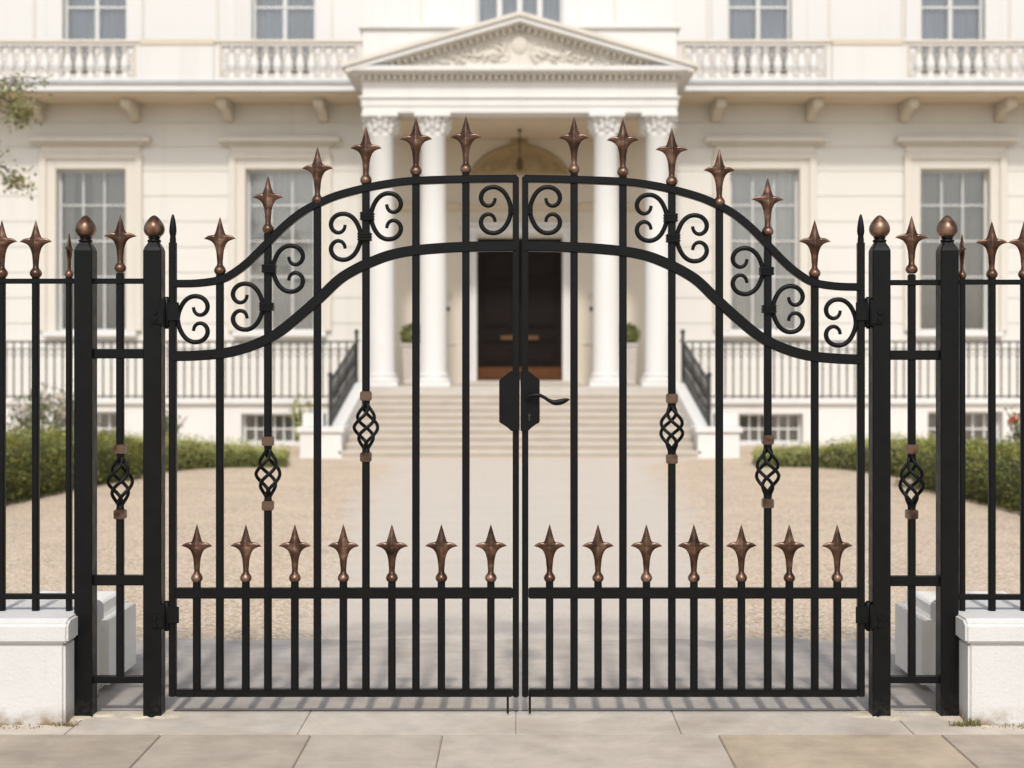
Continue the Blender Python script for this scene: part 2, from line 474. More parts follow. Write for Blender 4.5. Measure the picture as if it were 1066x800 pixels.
def bar_part(parent, x, z0, z1, finial=None, basket=None, sgn=1, w=.039, d=.030, y=0, turned=False):
    """one upright with the fittings it carries as its own pieces; basket=(top,bottom) heights of the two collars"""
    mb = MB()
    if basket:
        square_bar(mb, x, z0, basket[1], w, d, y); square_bar(mb, x, basket[0], z1, w, d, y)
    else: square_bar(mb, x, z0, z1, w, d, y)
    b = mb.build('bar', IRON, parent, bevel=.0055, seg=2)
    if finial is not None:
        f = at(FINIAL, b, (x, y, finial))
        s = rnd.uniform(.97,1.03); f.scale = (s, s, 1)
        if turned: f.rotation_euler.z = R(90); f.scale = (.75,.75,.78)
        else: f.rotation_euler.z = R(rnd.uniform(-6,6))
    if basket:
        for z in basket: at(CLIP, b, (x, y, z))
        k = at(BASKET[sgn], b, (x, y, (basket[0]+basket[1])/2)); k.scale.z = (basket[0]-basket[1]-.03)/(57*U)
    return b

# ------------------------------------------------------------------ gate leaves
TOP = [(180,295.6),(205,295.2),(228.8,291.8),(243,285),(259,272.8),(277.5,254.6),(296,236),(315,221),(334,211),(352.5,203.6),(379,196.6),(405,191.6),(433,188.6),(485,187),(538,186.4)]
SEC = [(180,371),(205,370.4),(236,367.5),(263,360),(287,348.5),(311,329.8),(334,309.5),(352.5,292),(368,282),(385,273.8),(409,265.2),(440,260.2),(485,257.4),(538,256.6)]
FT = {229:286,279:243,330.5:213,381:192,433:182.5,485:180.5}    # foot of each top finial
def leaf(side):
    L = side < 0
    t = thing('gate_leaf', ('left leaf of the black iron double gate, lock plate without a handle, copper finials' if L else
               'right leaf of the black iron double gate, with lever handle and keyhole, copper finials'), 'gate',
              (gx(180 if L else 896), 0, .1), 'leaves of the iron double gate')
    hx, k = (180.0, 1.0) if L else (896.0, -(896-546.5)/(537.2-180))
    def X(x): return gx(hx + (x-180.0)*k)
    def dz(x, z=999): return 0 if L else -.0175*max(0., 1-(x-180)/357.)   # the right leaf sags a touch at the hinge
    # frame: two stiles, a lock rail and a bottom rail
    mb = MB()
    xh, xm = X(180), X(537.0); a, b = min(xh,xm), max(xh,xm)
    mb.box(xh-.0185,xh+.0185,-.02,.02,gz(725),gz(252)); mb.box(xm-.0165,xm+.0165,-.02,.02,gz(725.5),gz(184))
    mb.box(a+.017,b-.016,-.0215,.0215,gz(623),gz(612)); mb.box(a+.017,b-.016,-.0235,.0205,gz(725),gz(717.5))
    mb.build('frame', IRON, t, bevel=.005, seg=2)
    for P, th, nm in ((TOP, 8.0*U, 'arched_rail'), (SEC, 10.6*U, 'arched_rail')):
        mb = MB(); pts = [(X(x), gz(y)+dz(x)) for x,y in catmull(P, 5)]
        if not L: pts.reverse()
        mb.ribbon(pts, th, -.0225, .0225); mb.build(nm, IRON, t)
    # pointed stub above the hinge stile
    mb = MB(); mb.lathe([(3.4*U,0),(3.3*U,4*U),(2.9*U,7*U),(3.5*U,9*U),(3.9*U,12*U),(3.6*U,17*U),(2.7*U,23*U),(1.5*U,28*U),(.2*U,30*U)], xh,0,gz(253),12)
    mb.build('stile_point', IRON, t)
    bask = {279:((459.5,526.5),(458,524)), 381:((412.5,476),(415,478))}
    for x, fy in FT.items():
        bz = None
        if x in bask:
            y0, y1 = bask[x][0 if L else 1]; bz = (gz(y0), gz(y1))
        bar_part(t, X(x), gz(720), gz(fy-1)+dz(x), gz(fy)+dz(x), bz, (1 if L else -1))
    for i, x in enumerate((205,256,307,357.5,408,459.5,511)):
        bar_part(t, X(x), gz(720), gz(605), gz(606))
    # C scrolls with their clasps: (stile/bar x, centre y, opens towards + or -, clasp)
    for bx, cy, d, cl in ((183.5,332.5,1,0),(279,319.5,-1,1),(279,280,1,1),(381,246.8,-1,1),(381,225.5,1,1),(533.5,219,-1,2)):
        dd = d if L else -d
        off = (5.2 if cl==1 else 1.6)*d*U
        xc = X(bx) + (off if L else -off); zc = gz(cy)+dz(bx)
        s = at(SCROLL[dd], t, (xc, -.004, zc))
        if cl == 1:
            at(CLASP, s, (X(bx)+dd*.0065, 0, zc))
        elif cl == 2:
            c = at(CLASP, s, (xc+dd*.002, -.004, zc)); c.scale = (.36,.62,.95)
    # lock box
    mb = MB()
    if L: poly = [(519.7,395.6),(519.7,439.6),(524,442),(529,445.6),(532.3,448.8),(541.0,448.8),(541.0,386.2),(532,386.2)]
    else: poly = [(541.8,386.2),(541.8,448.8),(549.6,448.8),(553,445.4),(558,441.6),(561.8,439.8),(561.8,395.4),(550,386.2)]
    poly = [(gx(x), gz(y)) for x,y in poly]
    mb.prism(poly, -.036, .034); lk = mb.build('lock_box', IRON, t, bevel=.0035)
    if not L:
        mb = MB(); mb.tube([(gx(551),-.034,gz(412.8)),(gx(551),-.046,gz(412.8))],.0235,18); mb.tube([(gx(551),-.046,gz(412.8)),(gx(551),-.075,gz(412.8))],.0135,12)
        P = catmull([(549.5,-.07,412.6),(555,-.075,411.4),(561,-.077,411.2),(566,-.076,413.4),(571.5,-.074,416.8),(577,-.073,418.8),(583,-.073,418.2),(588.5,-.073,416.4),(592.6,-.073,415.6)],5)
        rr = [c[0] for c in catmull([(2.1,),(2.0,),(1.9,),(1.8,),(2.0,),(2.9,),(3.2,),(2.3,),(.5,)],5)]
        mb.tube([(gx(x),y,gz(z)) for x,y,z in P],[r*U for r in rr],10,.8)
        mb.build('lever_handle', IRON, lk)
        mb = MB(); mb.lathe([(.012,0),(.012,.006)],0,0,0,16)
        kp = MB()
        kp.tube([(gx(551),-.034,gz(432)),(gx(551),-.041,gz(432))],.0165,16); kp.tube([(gx(551),-.034,gz(436.5)),(gx(551),-.040,gz(436.5))],.0135,16)
        ks = kp.build('key_plate', IRON, lk)
        kp = MB(); kp.tube([(gx(551),-.040,gz(432)),(gx(551),-.0425,gz(432))],.0075,12); kp.box(gx(550.3),gx(551.7),-.0418,-.0395,gz(438),gz(433))
        kp.build('keyhole', RAILM, lk)
    # drop bolt under the meeting stile
    mb = MB(); bx = gx(528.6) if L else gx(551.6)
    mb.tube([(bx,0,gz(723)),(bx,0,.012)],.0062,10); mb.build('drop_bolt', IRON, t)
    # hinges
    for y0, y1 in ((310.6,341),(626.5,655)):
        mb = MB(); sg = 1 if L else -1
        q = lambda x: gx(x) if L else gx(1076 - x + 1.2)
        def bx2(x0,x1,ya,yb,za,zb):
            u, w = q(x0), q(x1); mb.box(min(u,w),max(u,w),ya,yb,gz(zb),gz(za))
        xk = q(174.0)
        mb.tube([(xk,-.012,gz(y1)),(xk,-.012,gz(y0))],.0165,14)
        mb.tube([(xk,-.012,gz(y1+1.6)),(xk,-.012,gz(y1))],.011,10); mb.tube([(xk,-.012,gz(y0)),(xk,-.012,gz(y0-1.2))],.011,10)
        bx2(175,187.4,-.030,-.019,y0+4.5,y1-7); bx2(160,173,-.058,-.0455,y0+12,y1-3.5) ; bx2(168.4,174,-.052,-.010,y0+2,y1-1.5)
        mb.tube([(q(164),-.057,gz(y0+15.4)),(q(164),-.066,gz(y0+15.4))],.0125,8); mb.tube([(q(164),-.057,gz(y0+22.4)),(q(164),-.066,gz(y0+22.4))],.0125,8)
        mb.build('hinge', IRON, t, bevel=.0015, seg=1)
leaf(-1); leaf(1)

# ------------------------------------------------------------------ gate posts
def post(x, label, yb=748):
    t = thing('gate_post', label, 'gate post', (gx(x),0,0), 'square gate posts with copper egg caps')
    w, c = .047, .011
    mb = MB()
    def ring(h, w, c): 
        X = gx(x)
        return [(X-w+c,-w,h),(X+w-c,-w,h),(X+w,-w+c,h),(X+w,w-c,h),(X+w-c,w,h),(X-w+c,w,h),(X-w,w-c,h),(X-w,-w+c,h)]
    mb.loft([ring(0,w,.004), ring(gz(261.5),w,.004), ring(gz(258),w-.006,.006), ring(gz(253.5),.029,.010), ring(gz(251),.026,.010)], False)
    mb.build('shaft', IRON, t)
    mb = MB(); Z0=gz(252.6)
    mb.lathe([(.024,0),(.034,.002),(.036,.007),(.033,.013),(.027,.016),(.027,.020),(.032,.022),(.032,.026),(.024,.030)],gx(x),0,Z0,20); mb.build('neck_ring', IRON, t)
    mb = MB(); prof=[(247.5,4.6),(246.2,7.2),(244,9.3),(241.5,10.5),(238.8,10.8),(236,10.4),(233,9.2),(230.2,7.2),(227.8,5.3),(226,3.6),(224.8,1.9),(224.3,.15)]
    mb.lathe([(r*U, gz(y)) for y,r in prof],gx(x),0,0,24); mb.build('egg_cap', COPPER, t)
post(89.2,'leftmost square black gate post with copper egg cap, standing against the left white wall')
post(160.6,'square black gate post with copper egg cap that the left gate leaf hinges on')
post(915.6,'square black gate post with copper egg cap that the right gate leaf hinges on')
post(986,'rightmost square black gate post with copper egg cap, standing against the right white wall')

MORTAR = tinted('mortar', .95, 9, .25, .6, 60, .008)
q = random.Random(9)
for x in (89.2,160.6,915.6,986):
    mb = MB(); ring = []
    for i in range(28):
        a = 2*PI*i/28; rr = .085+.05*q.random()+.03*math.sin(3*a+x)
        ring.append((gx(x)+rr*1.25*math.cos(a), .01+rr*.95*math.sin(a)))
    mb.add([(gx(x),0,.010)]+[(u*.75+gx(x)*.25,w*.75,.008) for u,w in ring]+[(u,w,.0008) for u,w in ring],
           [(0,1+i,1+(i+1)%28) for i in range(28)]+[(1+i,29+i,29+(i+1)%28,1+(i+1)%28) for i in range(28)],True,(.56,.49,.38))
    mb.build('mortar_patch', MORTAR)['kind']='structure'
# narrow fixed panels between each pair of posts
def side_panel(x0, x1, xb, dy, label, sgn):
    t = thing('side_panel', label, 'fence panel', (gx(xb),0,gz(711)), 'narrow fixed panels between the gate posts')
    for y, h, nm in ((293+dy,5.4,'rail'),(368.5+dy,10,'rail'),(604+dy*.5,10.4,'rail'),(707.3,7,'rail')):
        mb = MB(); mb.box(gx(x0),gx(x1),-.0215,.0215,gz(y+h/2),gz(y-h/2)); mb.build(nm, IRON, t, bevel=.003, seg=1)
    bar_part(t, gx(xb), gz(707.3), gz(284+dy), gz(283.5+dy), (gz(467.7),gz(535.5)), sgn)
side_panel(96.5,152,125.2,0,'narrow fixed panel with one twisted basket bar between the two left gate posts',1)
side_panel(924.5,979,949,1.5,'narrow fixed panel with one twisted basket bar between the two right gate posts',-1)

# railings standing on the white walls
FY = .045
def fx(x): return mx(x, GD+FY)
def fz(y): return mh(y, GD+FY)
def wall_railing(xs, a, b, turned, dy, label):
    t = thing('wall_railing', label, 'railing', (fx((a+b)/2),FY,.54), 'spear topped railings on the white walls')
    for y, h in ((293+dy,5.2),(621+dy*.6,5.6)):
        mb = MB(); mb.box(fx(a),fx(b),FY-.018,FY+.018,fz(y+h/2),fz(y-h/2)); mb.build('rail', IRON, t, bevel=.003, seg=1)
    for x in xs:
        w = .030 if x == turned else .036
        bar_part(t, fx(x), .528, fz(287.5+dy), fz(289+dy), None, 1, w, .03, FY, x == turned)
wall_railing([72,37.3,2,-33,-68,-103,-138], -175, 79, 72, 0, 'black spear topped railing standing on the left white wall beside the outer post')
wall_railing([1001.5,1032.5,1066,1100,1134,1168,1202], 997, 1235, 1001.5, 1, 'black spear topped railing standing on the right white wall beside the outer post')

# ------------------------------------------------------------------ white walls
def rounded(mb, x0,x1,y0,y1,z0,z1): mb.box(x0,x1,y0,y1,z0,z1)
def wall(sg, label):
    t = thing('boundary_wall', label, 'wall', (sg*2.9,.1,0), 'white walls either side of the gate')
    xi = 2.305 if sg<0 else 2.275
    a, b = sorted((sg*xi, sg*4.6))
    mb = MB()
    nx, nz = 30, 6
    mb.box(a,b,-.20,.40,-.03,.415); mb.build('wall_body', STUCCO, t, bevel=.014, seg=3)
    a, b = sorted((sg*(xi-.02), sg*4.6))
    mb = MB()
    c = .055
    prof = [(-.218,.417),(.425,.417),(.425,.505),(.39,.537),(-.172,.537),(-.218,.514)]
    mb.prism_x(prof, a, b); mb.build('coping', STUCCO, t, bevel=.012, seg=3)
    # lower return running back from the end of the wall
    a, b = sorted((sg*(2.285 if sg<0 else 2.235), sg*2.95))
    m2 = MB(); m2.box(a,b,.445,1.15,-.03,.47)
    tag(m2.build('low_wall', WHITE2, bevel=.07, seg=5, origin=((a+b)/2,.8,0)), ('low round edged white block behind the left wall end' if sg<0 else 'low round edged white block behind the right wall end'), 'low wall', 'low white blocks behind the walls')
wall(-1,'white rendered wall with thick coping left of the gate'); wall(1,'white rendered wall with thick coping right of the gate')

# moss and weeds along the foot of the walls
def tuft(x, y, n, r, h, col, label, seed):
    q = random.Random(seed); mb = MB()
    for i in range(n):
        a = q.uniform(0,2*PI); d = r*q.random()**.6; bx, by = x+d*math.cos(a)*1.8, y+d*math.sin(a)*.5
        L = h*q.uniform(.4,1); t = q.uniform(0,2*PI); w = .0035; lx, ly = q.uniform(-.6,.6)*L, q.uniform(-.6,.3)*L
        g = q.uniform(.7,1.3); cc = tuple(k*g for k in col)
        mb.add([(bx-w*math.cos(t),by-w*math.sin(t),0),(bx+w*math.cos(t),by+w*math.sin(t),0),(bx+lx*.5+w*.6,by+ly*.5,L*.65),(bx+lx,by+ly,L)],[(0,1,2,3)],False,cc)
    o = mb.build('weed', LEAF, origin=(x,y,0)); o.name = 'moss' if 'moss' in label else 'weed'; tag(o, label, 'moss' if 'moss' in label else 'weed', 'weeds at the foot of the walls')
tuft(2.255,-.215,90,.045,.045,(.30,.27,.09),'yellow green weed tuft between the rightmost post and the right wall foot',1)
tuft(2.55,-.225,110,.10,.02,(.28,.24,.10),'low flat moss strip along the right white wall foot',2)
tuft(-2.60,-.225,120,.13,.014,(.24,.19,.10),'brownish dry moss along the left white wall foot',3)
tuft(-2.30,-.215,70,.04,.03,(.33,.26,.13),'dry straw tuft between the leftmost post and the left wall foot',4)
mb = MB()   # blown sand and soil in the corner where wall, posts and paving meet
q = random.Random(5)
for i in range(260):
    sg = q.choice((-1,1)); x = sg*q.uniform(1.85,3.4); y = -.21-abs(q.gauss(0,.03)) if abs(x)>2.3 else q.uniform(-.16,.35)*q.random()-.03
    r = q.uniform(.0012,.0035); g=q.uniform(.5,1.2)
    mb.lathe([(r,0),(r*.7,r*.6),(.0002,r*.8)],x,y,.001,5,False)
mb.build('grit', JOINT)['kind']='stuff'

# ------------------------------------------------------------------ mansion
FYW = 25.0                      # facade plane
S = 32.5/F
def hx(x): return (x-CX)*S
def hh(y): return CAMH-(y-HY)*S
house = thing('mansion','large cream stucco mansion with columned portico behind the gate','house',(0,FYW,0))
def wall_boxes(mb, x0,x1,z0,z1,yf,depth,ops,grooves=()):
    zs = {z0,z1}
    for a,b,c,d in ops: zs |= {c,d}
    for g in grooves: zs |= {g-.011,g+.011}
    zs = sorted(z for z in zs if z0-1e-6<=z<=z1+1e-6)
    for za, zb in zip(zs, zs[1:]):
        zm=(za+zb)/2
        gr = any(abs(zm-g)<.0112 for g in grooves)
        cuts = sorted((a,b) for a,b,c,d in ops if c<zm<d)
        x = x0
        for a,b in cuts+[(x1,x1)]:
            if a>x: mb.box(x,a,yf+(.02 if gr else 0),yf+depth,za,zb)
            x = max(x,b)
gw = [95,292,796,994]; uw=[98,295,791,992.5]
gops = [(hx(c)-.785,hx(c)+.785,2.40,6.07) for c in gw]
grooves = [hh(y) for y in (128,153,178.5,204.5,231,257.5,284,310.5,337)]
for a,b,sel in ((-15,-3.25,gops[:2]),(3.25,15,gops[2:])):
    mb=MB(); wall_boxes(mb,a,b,.5,7.60,FYW,.4,sel,grooves); mb.build('wall',CREAM,house)
DOOR=(-.965,.965,1.30,4.52)
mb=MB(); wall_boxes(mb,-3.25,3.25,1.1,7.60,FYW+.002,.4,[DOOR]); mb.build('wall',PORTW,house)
uops=[(hx(c)-.72,hx(c)+.72,8.20,11.9) for c in uw]+[(-.98,.98,8.9,11.9)]
mb=MB(); wall_boxes(mb,-15,15,7.60,13.6,FYW+.05,.4,uops); mb.build('wall',CREAM_UP,house)
mb=MB(); mb.box(-15.3,15.3,FYW-.6,FYW+.5,13.6,14.0); mb.box(-15.2,15.2,FYW-.2,FYW+9,14.0,14.5); mb.build('roof_parapet',CREAM_UP,house)
mb=MB(); mb.box(-15,-14.6,FYW+.46,FYW+9,.0,13.9); mb.box(14.6,15,FYW+.46,FYW+9,0,13.9); mb.box(-15,15,FYW+9,FYW+9.3,0,13.9); mb.build('wall',CREAM,house)

def window(cx, z0, z1, w, y, cols, rows, curtain, style, meet=None, thick=.045):
    x0,x1=cx-w/2,cx+w/2
    mb=MB(); fw=.065
    mb.box(x0,x0+fw,y,y+.08,z0,z1); mb.box(x1-fw,x1,y,y+.08,z0,z1); mb.box(x0+fw,x1-fw,y,y+.08,z1-fw,z1); mb.box(x0+fw,x1-fw,y,y+.08,z0,z0+fw)
    for i in range(1,cols):
        u=x0+fw+(w-2*fw)*i/cols; mb.box(u-thick/2,u+thick/2,y+.012,y+.06,z0+fw,z1-fw)
    for zz in rows: mb.box(x0+fw,x1-fw,y+.018,y+.055,zz-thick*.45,zz+thick*.45)
    if meet: mb.box(x0+fw,x1-fw,y+.004,y+.07,meet-.026,meet+.026)
    f=mb.build('window',SASH,house)
    mb=MB(); mb.add([(x0+.03,y+.04,z0+.03),(x1-.03,y+.04,z0+.03),(x1-.03,y+.04,z1-.03),(x0+.03,y+.04,z1-.03)],[(0,1,2,3)]); mb.build('pane',GLASS,f)
    mb=MB()
    if style=='full': spans=[(x0+.02,x1-.02)]
    elif style=='drapes': spans=[(x0+.02,x0+w*.30),(x1-w*.30,x1-.02)]
    else: spans=[(x0+.02,x0+w*.2),(x0+w*.45,x1-.02)]
    for a,b in spans:
        n=max(8,int((b-a)/.02)); ph=rnd.uniform(0,6)
        pts=[(a+(b-a)*i/n, y+.15+.022*math.sin(i*.9+ph)+.012*math.sin(i*.37+ph*2)) for i in range(n+1)]
        vs=[(u,v,z0) for u,v in pts]+[(u,v,z1) for u,v in pts]
        mb.add(vs,[(i,i+1,i+n+2,i+n+1) for i in range(n)],True)
    mb.build('curtain',curtain,f)
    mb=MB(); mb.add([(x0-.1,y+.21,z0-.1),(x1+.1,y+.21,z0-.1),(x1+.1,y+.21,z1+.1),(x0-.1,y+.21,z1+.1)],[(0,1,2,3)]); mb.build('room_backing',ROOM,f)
for i,c in enumerate(gw):
    X=hx(c); rows=[hh(y) for y in (213,250.5,288)]
    window(X,2.40,6.07,1.57,FYW+.20,3,rows,CURT_D if i in(0,3) else CURT_L,'full' if i in (1,2) else ('mixed' if i==0 else 'full'),None,.036)
    mb=MB()       # architrave in two steps, frieze, hood and sill
    for s in (-1,1):
        a,b=sorted((X+s*.787,X+s*1.0)); mb.box(a,b,FYW-.05,FYW+.1,2.42,6.28)
        a,b=sorted((X+s*1.0,X+s*1.16)); mb.box(a,b,FYW-.09,FYW+.1,2.42,6.42)
    mb.box(X-.787,X+.787,FYW-.05,FYW+.1,6.072,6.28); mb.box(X-1.0,X+1.0,FYW-.09,FYW+.1,6.28,6.42)
    mb.build('window_surround',TRIM,house,bevel=.012,seg=1)
    mb=MB(); mb.box(X-1.12,X+1.12,FYW-.07,FYW+.1,6.422,6.60); mb.box(X-1.22,X+1.22,FYW-.16,FYW+.1,6.60,6.66); mb.box(X-1.37,X+1.37,FYW-.27,FYW+.1,6.66,6.76); mb.box(X-1.33,X+1.33,FYW-.22,FYW+.1,6.76,6.80)
    mb.build('window_hood',TRIM,house,bevel=.012,seg=1)
    mb=MB(); mb.box(X-1.05,X+1.05,FYW-.20,FYW+.2,2.29,2.415); mb.build('window_sill',WHITE,house,bevel=.01,seg=1)
for c in uw:
    X=hx(c); window(X,8.20,11.9,1.44,FYW+.23,2,[],CURT_B,'full',hh(5.5),.10)
    mb=MB()
    for s in (-1,1):
        a,b=sorted((X+s*.722,X+s*1.08)); mb.box(a,b,FYW+.0,FYW+.15,7.82,12.2)
    mb.box(X-.722,X+.722,FYW,FYW+.15,11.902,12.2); mb.build('window_surround',CREAM_UP,house,bevel=.012,seg=1)
window(0,8.9,11.9,1.96,FYW+.23,4,[],CURT_B,'full',None,.12)
mb=MB()
for s in (-1,1):
    a,b=sorted((s*.982,s*1.3)); mb.box(a,b,FYW,FYW+.15,8.75,12.2)
mb.box(-.98,.98,FYW,FYW+.15,11.902,12.2); mb.build('window_surround',CREAM_UP,house,bevel=.012,seg=1)
# thin raised panel lines on the upper wall
for x in (148,226,345,737,864,940,35,1052,438,640):
    mb=MB(); mb.box(hx(x)-.03,hx(x)+.03,FYW+.02,FYW+.1,7.82,13.5); mb.build('wall_panel_moulding',TRIM,house)

# balcony slab on brackets, balustrade above
BZ=31.14-GD
for sx in (-1,1):
    a,b=sorted((sx*3.3,sx*15.1))
    mb=MB(); mb.box(a,b,BZ,FYW+.1,7.585,7.72); bc=mb.build('balcony',WHITE,house,bevel=.012,seg=1); mb=MB(); mb.box(a,b,BZ+.10,FYW-.001,7.52,7.584); mb.build('soffit',PORT,bc)  # golden soffit colour paints in warm light bounced up from the gravel
    mb=MB(); mb.box(a,b,BZ-.03,FYW+.1,7.722,7.81); mb.build('lead_flashing',LEAD,house,bevel=.008,seg=1)
bp=MB()
prof=[(0,0),(0,-.36),(-.07,-.40),(-.15,-.38),(-.22,-.30),(-.38,-.22),(-.6,-.20),(-.80,-.21),(-.92,-.17),(-.95,-.08),(-.95,0)]
bp.prism_x([(y,z) for y,z in prof],-.11,.11)
bracket=mesh_only(bp,'bracket',PORTW,.02)  # brackets tinted golden for the same bounced light
for sx in (-1,1):
    for X in (4.42,6.55,8.65,10.8,12.95): at(bracket,house,(sx*X,FYW-.002,7.52))
BY=31.4-GD
bl=MB(); bl.lathe([(.075,0),(.075,.06),(.045,.08),(.05,.12),(.10,.22),(.108,.29),(.07,.40),(.042,.52),(.04,.56),(.06,.58),(.06,.62),(.07,.63),(.07,.68)],0,0,0,10)
BAL=mesh_only(bl,'baluster',CREAM_UP)
def balustrade(x0,x1):
    mb=MB(); mb.box(x0,x1,BY-.09,BY+.09,8.60,8.672); mb.box(x0,x1,BY-.12,BY+.12,8.704,8.73); mb.box(x0,x1,BY-.09,BY+.09,7.812,7.915)
    for X in (x0+.06,x1-.06): mb.box(X-.06,X+.06,BY-.08,BY+.08,7.915,8.60)
    tr_=MB(); tr_.box(x0,x1,BY-.125,BY+.1,8.672,8.704)
    # lacy iron infill between the balusters
    k=int((x1-x0-.2)/.25); st=(x1-x0-.24)/k
    for i in range(k):
        u=x0+.12+st*(i+.5)
        if i%1==0:
            for zc,r in ((8.50,.08),(8.33,.06),(8.02,.08)):
                P=[(u+r*math.cos(a*PI/8),BY-.03,zc+r*math.sin(a*PI/8)) for a in range(17)]
                tr_.tube(P,.012,5)
    for X in (x0+.13,x1-.13): tr_.box(X-.018,X+.018,BY-.1,BY-.06,7.92,8.67)
    o=mb.build('balustrade',CREAM_UP,house); tr_.build('lattice',TANL,o)
    for i in range(k):
        if i: at(BAL,o,(x0+.12+st*i,BY,7.915))
for a,b in ((-12.2,-8.23),(-6.64,-3.42),(3.42,6.78),(8.31,12.2)): balustrade(a,b)
for a,b in ((-8.228,-6.642),(6.782,8.308),(-14.9,-12.202),(12.202,14.9)):
    mb=MB(); mb.box(a,b,BY-.13,BY+.13,7.812,8.60); pp=mb.build('parapet_panel',CREAM_UP,house,bevel=.01,seg=1); mb=MB(); mb.box(a,b,BY-.15,BY+.15,8.602,8.73); mb.build('parapet_rail',TANL,pp,bevel=.01,seg=1)

# portico -----------------------------------------------------------------
HP=1.237
CYc=29.5-GD
mb=MB(); mb.box(-3.55,3.55,29.0-GD,FYW+.1,0,HP-.004); mb.build('portico_floor',STEP,house,bevel=.01,seg=1)
cb=MB(); cb.box(-.36,.36,-.36,.36,0,.10); cb.lathe([(.345,.10),(.36,.13),(.345,.17),(.30,.18),(.295,.20),(.32,.22),(.315,.25),(.285,.26)],0,0,0,28)
COLB=mesh_only(cb,'column_base',WHITE)
cs=MB(); cs.lathe([(.282,.26),(.272,.34),(.270,1.6),(.262,3.2),(.248,5.08),(.262,5.10),(.262,5.14),(.245,5.16)],0,0,0,32)
COLS=mesh_only(cs,'column',WHITE)
cc=MB(); cc.lathe([(.242,5.16),(.245,5.30),(.27,5.42),(.33,5.47)],0,0,0,20)
for ring_,(z,r,h,nn) in enumerate(((5.16,.25,.15,8),(5.24,.255,.17,8),(5.34,.27,.11,8))):
    for i in range(nn):
        a=2*PI*(i+.5*(ring_%2))/nn; ca_,sa=math.cos(a),math.sin(a)
        P=[(ca_*(r+.01),sa*(r+.01),z),(ca_*(r+.03),sa*(r+.03),z+h*.6),(ca_*(r+.09),sa*(r+.09),z+h),(ca_*(r+.11),sa*(r+.11),z+h*.82)]
        cc.tube(catmull(P,3),[.062,.065,.066,.06,.056,.05,.045,.04,.035,.02],6,.55)
for sx in(-1,1):
    for sy in(-1,1):
        cc.tube([(sx*(.27+.02*math.cos(t)*(1-t/9)),sy*(.27),5.43+.05*math.sin(t)*(1-t/9)) for t in [k*.6 for k in range(12)]],.024,6)
cc.box(-.365,.365,-.365,.365,5.475,5.548)
COLC=mesh_only(cc,'capital',WHITE)
for px in (397,451,631,685):
    X=(px-CX)*29.5/F
    c=at(COLS,house,(X,CYc,HP)); at(COLB,c,(X,CYc,HP)); at(COLC,c,(X,CYc,HP))
ET=HP+5.55
# entablature: two stepped fasciae, frieze, dentils
y0=29.2-GD
mb=MB()
EW=3.19
mb.box(-EW,EW,y0,FYW-.002,ET,ET+.13); mb.box(-EW-.02,EW+.02,y0-.02,FYW-.002,ET+.13,ET+.29); mb.box(-EW-.06,EW+.06,y0-.06,FYW-.002,ET+.29,ET+.335); mb.box(-EW,EW,y0,FYW-.002,ET+.335,ET+.64)
mb.build('entablature',WHITE,house,bevel=.008,seg=1)
mb=MB(); mb.box(-EW-.05,EW+.05,y0-.05,FYW-.002,ET+.64,ET+.66)
d=-EW-.02
while d<EW:
    mb.box(d,d+.095,y0-.09,y0-.0,ET+.66,ET+.755); d+=.128
mb.build('dentil_course',TRIM,house)
yc=28.9-GD; CW=3.50
mb=MB(); mb.box(-CW+.14,CW-.14,yc+.13,FYW-.002,ET+.757,ET+.80); mb.box(-CW,CW,yc,FYW-.002,ET+.80,ET+.90); mb.build('cornice',WHITE,house,bevel=.01,seg=1)
zb=ET+.902; AP=8.77
# pediment: raking cornices in three steps + recessed tympanum + relief
sl=(AP-zb-.04)/3.56; LN=math.hypot(1,sl)
def rake(mb, yfront, o0, o1, ext):
    for s in(-1,1):
        a=(s*ext, AP-sl*ext-o1); b=(0,AP-o1); c=(0,AP-o0); d_=(s*ext,AP-sl*ext-o0)
        poly=[a,b,c,d_] if s<0 else [b,a,d_,c]
        mb.prism(poly,yfront,FYW-.003)
mb=MB(); rake(mb,yc-.06,0,.085,3.57); mb.build('pediment_rake',TRIM,house)
mb=MB(); rake(mb,yc-.01,.087,.19,3.5); mb.build('pediment_rake',WHITE,house)
mb=MB(); rake(mb,yc+.14,.192,.235,3.3)
k=0
while k<2.75:
    for s in(-1,1):
        X=s*(.06+k); z=AP-.235-sl*abs(X); mb.box(X-.04,X+.04,yc+.18,yc+.32,z-.08,z-.0)
    k+=.132
mb.build('dentil_course',TRIM,house)
mb=MB(); mb.prism([(-3.1,zb),(3.1,zb),(0,AP-.26)],yc+.30,FYW-.004); tymp=mb.build('tympanum',TRIM,house)
mb=MB(); q=random.Random(3); ty=yc+.30
mb.lathe([(.02,.06),(.10,.055),(.17,.03),(.2,0)],0,0,0,16)
mb.v=[(x*.95,ty-z,zb+.50+y*1.15) for x,y,z in mb.v]; mb.build('shield',TRIM,tymp)
for s in(-1,1):
    mb=MB()
    for i in range(7):
        u=.32+i*.30; amp=max(.05,(AP-.30-sl*u-zb)*.42); zc=zb+amp*1.0+.03
        for sgn in (1,-1):
            P=[(s*(u+amp*.8*(1-t/11)*math.cos(t*.62*sgn+i)),ty-.006,zc+amp*.8*(1-t/11)*math.sin(t*.62*sgn+i)) for t in range(11)]
            mb.tube(P,[.026*(1-.06*t) for t in range(11)],5)
        for j in range(4):
            a=q.uniform(0,6.28); P=[(s*u,ty-.02,zc),(s*u+.6*amp*math.cos(a),ty-.05,zc+.5*amp*math.sin(a)),(s*u+.95*amp*math.cos(a+.3),ty-.02,zc+.85*amp*math.sin(a+.3))]
            mb.tube(P,[.02,.03,.01],5)
    mb.build('relief',TRIM,tymp)
